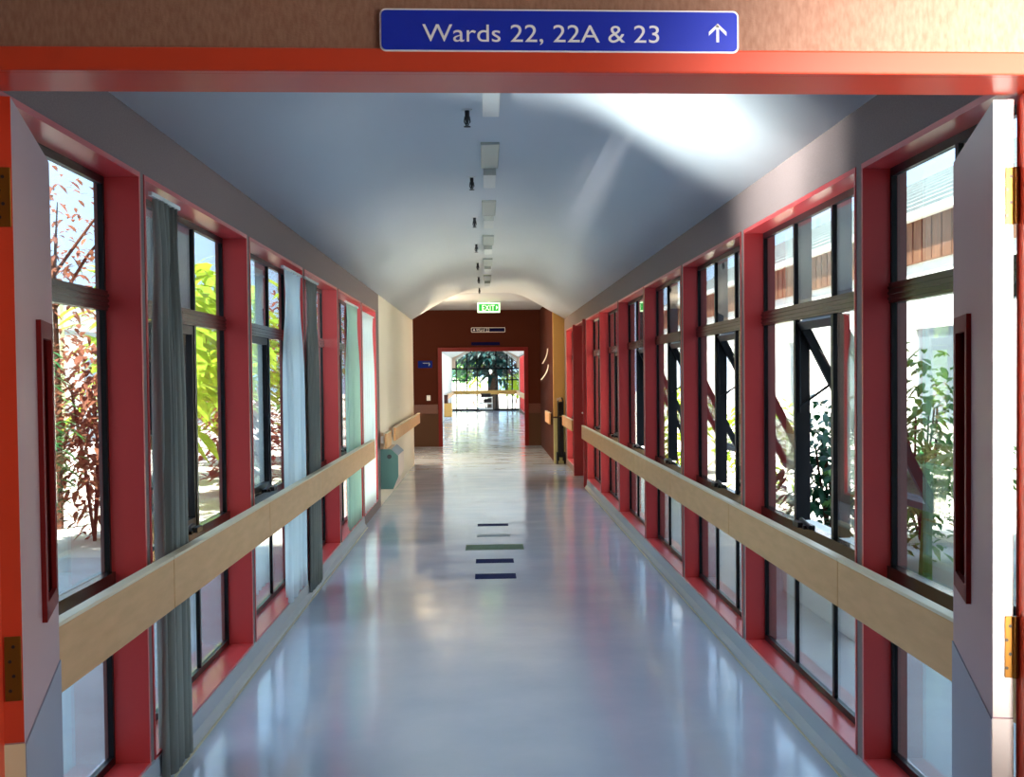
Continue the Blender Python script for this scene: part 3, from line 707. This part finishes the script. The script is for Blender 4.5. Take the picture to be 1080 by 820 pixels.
# white posts and wall of the garden on the left
for i, (x, y) in enumerate(((-4.2, 12.2), (-6.8, 21.5), (-6.8, 30.5))):
    o = tag(MB().box(x-.12, x+.12, y-.12, y+.12, -.12, 2.9).box(x-.17, x+.17, y-.17, y+.17, 2.9, 3.0).build('garden_post', M['render'], bev=.01), 'square white post in the left garden, %s from the doorway' % ORD[i], 'post', None, 'white posts in the left garden')
pg = tag(MB().box(-6.9, -6.7, 21.4, 42, 3.0, 3.15).build('garden_beam', M['render']), 'long white beam resting on the garden posts outside the left windows', 'beam')
lb = empty('garden_building', (-12, 30, -.12), 'white low building beyond the plants outside the left windows', 'building')
MB().box(-12, -11.7, 10, 60, -.12, 3.0).build('wall', M['render'], lb)
MB().prism([(-11.4, 2.95), (-14, 4.3), (-14, 4.1), (-11.4, 2.8)], 1, 10, 60).build('roof', M['roof'], lb)
for k in range(10): MB().box(-11.71, -11.66, 12+4.6*k, 14.2+4.6*k, .8, 2.2).build('window', M['leaded'], lb)

def leaf_mesh(bm, p, d, up, L, W):
    """a bent pointed leaf of five vertices pairs"""
    d = d.normalized(); side = d.cross(up)
    if side.length < 1e-3: side = d.cross(Vector((1, 0, 0)))
    side.normalize(); nrm = side.cross(d)
    prev = None
    for t, w in ((0, .12), (.3, .9), (.62, 1), (1, .06)):
        c = p + d*L*t - Vector((0, 0, 1))*L*.45*t*t
        a = bm.verts.new(c + side*W*w*.5 + nrm*W*.12); e = bm.verts.new(c - side*W*w*.5 + nrm*W*.12)
        if prev: bm.faces.new((prev[0], a, e, prev[1]))
        prev = (a, e)
def plant(name, x, y, h, rad, n, L, W, mt, label, cat, trunk=None, z0=-.12, low=.0, seed=0, group=None, upd=.4):
    rnd = random.Random(seed)
    r = empty(name, (x, y, z0), label, cat, None, group)
    # stems
    b = MB(); ns = 1 if trunk else 5
    tips = []
    for k in range(ns):
        a = rnd.uniform(0, 6.28); rr = 0 if trunk else rad*.35
        p0 = Vector((x, y, z0)); p2 = Vector((x+rr*math.cos(a), y+rr*math.sin(a), z0+h*.7)); p1 = (p0+p2)/2 + Vector((rnd.uniform(-.05, .05), rnd.uniform(-.05, .05), 0))
        w = trunk or .018
        b.tube([p0, p1, p2], w, 8, [w, w*.8, w*.5]); tips.append(p2)
    if trunk:
        for k in range(9):
            a = rnd.uniform(0, 6.28); zz = z0+h*rnd.uniform(.4, .68)
            p0 = Vector((x, y, zz)); p2 = p0 + Vector((math.cos(a)*rad*.75, math.sin(a)*rad*.75, h*.25))
            b.tube([p0, (p0+p2)/2+Vector((0, 0, .08)), p2], trunk*.3, 6, [trunk*.4, trunk*.28, trunk*.1])
    b.build('trunk' if trunk else 'stem', M['darkbark' if name == 'courtyard_tree' else 'bark'], r)
    m2 = MB(); bm = m2.bm
    for k in range(n):
        th = rnd.uniform(0, 6.283); q = rnd.random()**.45
        ph = rnd.uniform(-1, 1); cz = z0 + low + (h-low)*.5; hz_ = (h-low)*.5
        s_ = math.sqrt(max(0, 1-ph*ph))
        p = Vector((x + rad*q*s_*math.cos(th), y + rad*q*s_*math.sin(th), cz + hz_*q*ph))
        d = Vector((math.cos(th)*rnd.uniform(.4, 1), math.sin(th)*rnd.uniform(.4, 1), rnd.uniform(-.3, upd+.4)))
        leaf_mesh(bm, p, d + Vector((rnd.uniform(-.4, .4), rnd.uniform(-.4, .4), 0)), Vector((0, 0, 1)), L*rnd.uniform(.7, 1.25), W*rnd.uniform(.7, 1.2))
    m2.build('foliage', M[mt], r)
    return r
def frond_plant(name, x, y, h, spread, nf, mt, label, cat, z0=-.12, seed=0):
    rnd = random.Random(seed); r = empty(name, (x, y, z0), label, cat)
    b = MB(); m2 = MB()
    b.tube([(x, y, z0), (x+.02, y, z0+h*.45)], .05, 8, [.06, .04])
    for k in range(nf):
        a = 6.283*k/nf + rnd.uniform(-.2, .2); el = rnd.uniform(.25, 1.3); L = spread*rnd.uniform(.8, 1.15)
        base = Vector((x, y, z0+h*.45)); pts = []
        for i in range(9):
            t = i/8; pts.append(base + Vector((math.cos(a)*L*t*math.cos(el*.7), math.sin(a)*L*t*math.cos(el*.7), L*math.sin(el)*t*1.1 - L*.55*t*t)))
        b.tube(pts, .006, 5, [.009-.0008*i for i in range(9)])
        for i in range(1, 9):
            for tt in (0, .5):
                p = pts[i-1].lerp(pts[i], tt); dd = (pts[i]-pts[i-1]).normalized(); sd = dd.cross(Vector((0, 0, 1))).normalized()
                ll = L*.30*math.sin(3.14*(.12+.85*(i-1+tt)/8))
                for s_ in (-1, 1): leaf_mesh(m2.bm, p, dd*.6+sd*s_, Vector((0, 0, 1)), ll, .035)
    b.build('stem', M['leaf_fern'], r); m2.build('frond', M[mt], r)
    return r
# right courtyard
plant('leafy_shrub', 2.95, 11.3, 1.55, .50, 900, .17, .055, 'leaf_dark', 'dense dark green shrub outside the second right window', 'shrub', seed=3)
frond_plant('fern', 3.5, 10.4, 1.5, 1.0, 22, 'leaf_fern', 'feathery yellow-green plant seen through the first right window', 'plant', seed=5)
plant('leafy_shrub', 3.9, 11.6, 2.0, .55, 700, .16, .06, 'leaf_fern', 'light green shrub behind the feathery plant outside the first right window', 'shrub', seed=6)
plant('leafy_shrub', 4.4, 13.2, 1.1, .7, 700, .15, .06, 'leaf_green', 'low green shrub farthest right through the first right window', 'shrub', seed=8)
plant('leafy_shrub', 3.6, 17.5, 1.5, .6, 600, .18, .07, 'leaf_yellow', 'yellow-green shrub outside the third right window', 'shrub', seed=9)
plant('leafy_shrub', 3.3, 22.5, 1.6, .6, 600, .18, .07, 'leaf_yellow', 'yellow-green shrub outside the fourth right window', 'shrub', seed=10)
# left garden
plant('small_tree', -4.9, 15.5, 4.3, 1.15, 900, .16, .05, 'leaf_brown', 'thin russet-leaved tree outside the first left window', 'tree', trunk=.06, low=1.6, seed=11)
plant('leafy_shrub', -4.15, 14.3, 2.3, .62, 1700, .16, .05, 'leaf_brown', 'russet bush low outside the first left window', 'shrub', seed=12)
plant('leafy_shrub', -4.6, 13.5, 2.2, .5, 600, .2, .05, 'leaf_green', 'green bush beside the nearest white garden post', 'shrub', seed=13)
plant('banana_plant', -4.2, 17.8, 3.4, 1.0, 260, .65, .22, 'leaf_yellow', 'broad-leaved yellow-green plant outside the second left window', 'plant', seed=14, low=.6)
plant('banana_plant', -4.9, 22.0, 3.8, 1.2, 300, .7, .24, 'leaf_yellow', 'tall broad-leaved plant seen through the second left window, behind the nearer one', 'plant', seed=15, low=.8)
plant('leafy_shrub', -3.6, 20.0, 1.6, .8, 800, .2, .08, 'leaf_brown', 'russet bush low outside the second left window', 'shrub', seed=16)
plant('banana_plant', -4.8, 26.2, 3.9, 1.3, 300, .7, .24, 'leaf_yellow', 'broad-leaved yellow-green plant outside the third left window', 'plant', seed=17, low=.7)
plant('leafy_shrub', -4.2, 31.5, 2.4, 1.0, 800, .25, .1, 'leaf_green', 'green bush outside the third left window', 'shrub', seed=18)
plant('small_tree', -5.0, 36.0, 4.2, 1.3, 700, .3, .1, 'leaf_brown', 'russet tree outside the fourth left window', 'tree', trunk=.08, low=1.2, seed=19)
plant('small_tree', -6.4, 52.0, 4.5, 1.8, 700, .35, .12, 'leaf_green', 'green tree far along the left garden', 'tree', trunk=.09, low=1.2, seed=20)
# garden behind the glazed gable
plant('courtyard_tree', .35, 64.5, 5.0, 1.75, 3600, .5, .18, 'leaf_blue', 'dark tree with thick trunk behind the glazed gable', 'tree', trunk=.30, low=1.45, seed=21)
plant('leafy_shrub', -1.15, 66.0, 2.5, .7, 500, .3, .12, 'leaf_green', 'green bush left of the dark tree behind the glazed gable', 'shrub', seed=22, low=1.3)
plant('leafy_shrub', 1.45, 66.0, 2.0, .7, 600, .3, .12, 'leaf_yellow', 'yellow-green bush right of the dark tree behind the glazed gable', 'shrub', seed=23, low=.6)
plant('leafy_shrub', -.6, 69.0, 3.2, 1.2, 600, .4, .15, 'leaf_yellow', 'bright yellow-green bush farthest back behind the glazed gable', 'shrub', seed=24, low=1.2)
tag(MB().box(-3.5, .2, 72, 72.3, -.12, 1.5).build('garden_wall', M['render']), 'white garden wall beyond the glazed gable', 'garden wall')

# ------------------------------------------------------------------ light
W = bpy.data.worlds.new('sky'); SC.world = W; W.use_nodes = True
bg = W.node_tree.nodes['Background']; bg.inputs['Color'].default_value = (.47, .70, 1.0, 1); bg.inputs['Strength'].default_value = 2.6
sun = bpy.data.lights.new('sun', 'SUN'); sun.energy = 34; sun.angle = .02; sun.color = (1, .93, .82)
so = bpy.data.objects.new('sun', sun); COL.objects.link(so)
so.rotation_euler = Vector((.22, .45, -.85)).to_track_quat('-Z', 'Y').to_euler()
def area(name, loc, aim, sx, sy, e, col):
    l = bpy.data.lights.new(name, 'AREA'); l.shape = 'RECTANGLE'; l.size = sx; l.size_y = sy; l.energy = e; l.color = col
    o = bpy.data.objects.new(name, l); COL.objects.link(o); o.location = loc
    o.rotation_euler = (Vector(aim)-Vector(loc)).to_track_quat('-Z', 'Y').to_euler(); return o
area('hall_window_daylight', (1.72, 1.3, 1.9), (0, 2.0, 1.8), 1.3, 1.6, 26, (1, .95, .9))  # fill lamp added at the hall window, grades the header wall
bs = bpy.data.lights.new('low_sunbeam', 'SPOT'); bs.energy = 6500; bs.spot_size = math.radians(25); bs.spot_blend = 1; bs.shadow_soft_size = .2; bs.color = (1, .96, .97)
bo = bpy.data.objects.new('low_sunbeam', bs); COL.objects.link(bo); bo.location = (1.38, -2.7, 1.6)  # added unseen spot standing in for low sunlight from behind the camera
bo.rotation_euler = (Vector((1.35, 2.3, 1.85))-bo.location).to_track_quat('-Z', 'Y').to_euler()
# added spot that makes the ceiling glow, aimed up through the second left window
sp = bpy.data.lights.new('ground_glint', 'SPOT'); sp.energy = 5600; sp.spot_size = math.radians(27); sp.spot_blend = 1; sp.shadow_soft_size = .45; sp.color = (.95, .98, 1)
o = bpy.data.objects.new('ground_glint', sp); COL.objects.link(o); o.location = (-3.4, 6.45, .12)
o.rotation_euler = (Vector((1.22, 6.3, 2.70))-o.location).to_track_quat('-Z', 'Y').to_euler()
# glowing panel added to the lobby ceiling to warm and brighten the far end
lp = empty('ceiling_panel_light', (-1.5, 27, 3.05), 'square warm light panel in the lobby ceiling', 'ceiling light')
MB().box(-1.9, -1.1, 26.6, 27.4, 3.055, 3.072).build('frame', M['white'], lp)
MB().box(-1.85, -1.15, 26.65, 27.35, 3.050, 3.055).build('diffuser', mat('lit_panel', srgb(255, 240, 210), .5, emit=((1, .80, .5, 1), 5)), lp)

# warm fill lamp added out of view round the corner, brightens the far ceiling
wl = empty('wall_lamp', (-2.02, 25.2, 2.2), 'warm uplighter on the lobby side wall, round the corner of the cream wall', 'wall lamp')
MB().box(-2.1, -2.07, 25.1, 25.3, 2.1, 2.4).build('back_plate', M['white'], wl)
b = MB(); b.prism([(-2.07, 2.2), (-1.98, 2.2), (-1.92, 2.34), (-2.07, 2.34)], 1, 25.05, 25.35); b.build('lamp_shade', M['white'], wl)
pl = bpy.data.lights.new('lobby_lamp', 'POINT'); pl.energy = 270; pl.color = (1, .80, .52); pl.shadow_soft_size = .08
po = bpy.data.objects.new('lobby_lamp', pl); COL.objects.link(po); po.location = (-1.80, 25.2, 2.5)

# ------------------------------------------------------------------ camera
cd = bpy.data.cameras.new('camera'); cam = bpy.data.objects.new('camera', cd); COL.objects.link(cam)
F, CX, CY = 1400., 600., 440.
R = Matrix(((.9979902, -.0111458, .06238052), (-.0627025, -.03135125, .99753972), (-.00916267, -.99944628, -.03198711)))
right, down, fwd = R.col[0], R.col[1], R.col[2]
rot = Matrix((right, -down, -fwd)).transposed().to_4x4()
cam.matrix_world = Matrix.Translation((0, 0, 1.6)) @ rot
cd.sensor_fit = 'HORIZONTAL'; cd.sensor_width = 36; cd.lens = F*36/1080
cd.shift_x = (540-CX)/1080; cd.shift_y = (CY-410)/1080
cd.clip_start = .05; cd.clip_end = 500
SC.camera = cam
SC.view_settings.view_transform = 'Standard'; SC.view_settings.look = 'None'
SC.view_settings.exposure = .35; SC.view_settings.gamma = 1; SC.view_settings.use_curve_mapping = False
SC.cycles.use_denoising = True; SC.cycles.max_bounces = 10; SC.cycles.diffuse_bounces = 5
SC.cycles.transparent_max_bounces = 24; SC.cycles.sample_clamp_indirect = 6
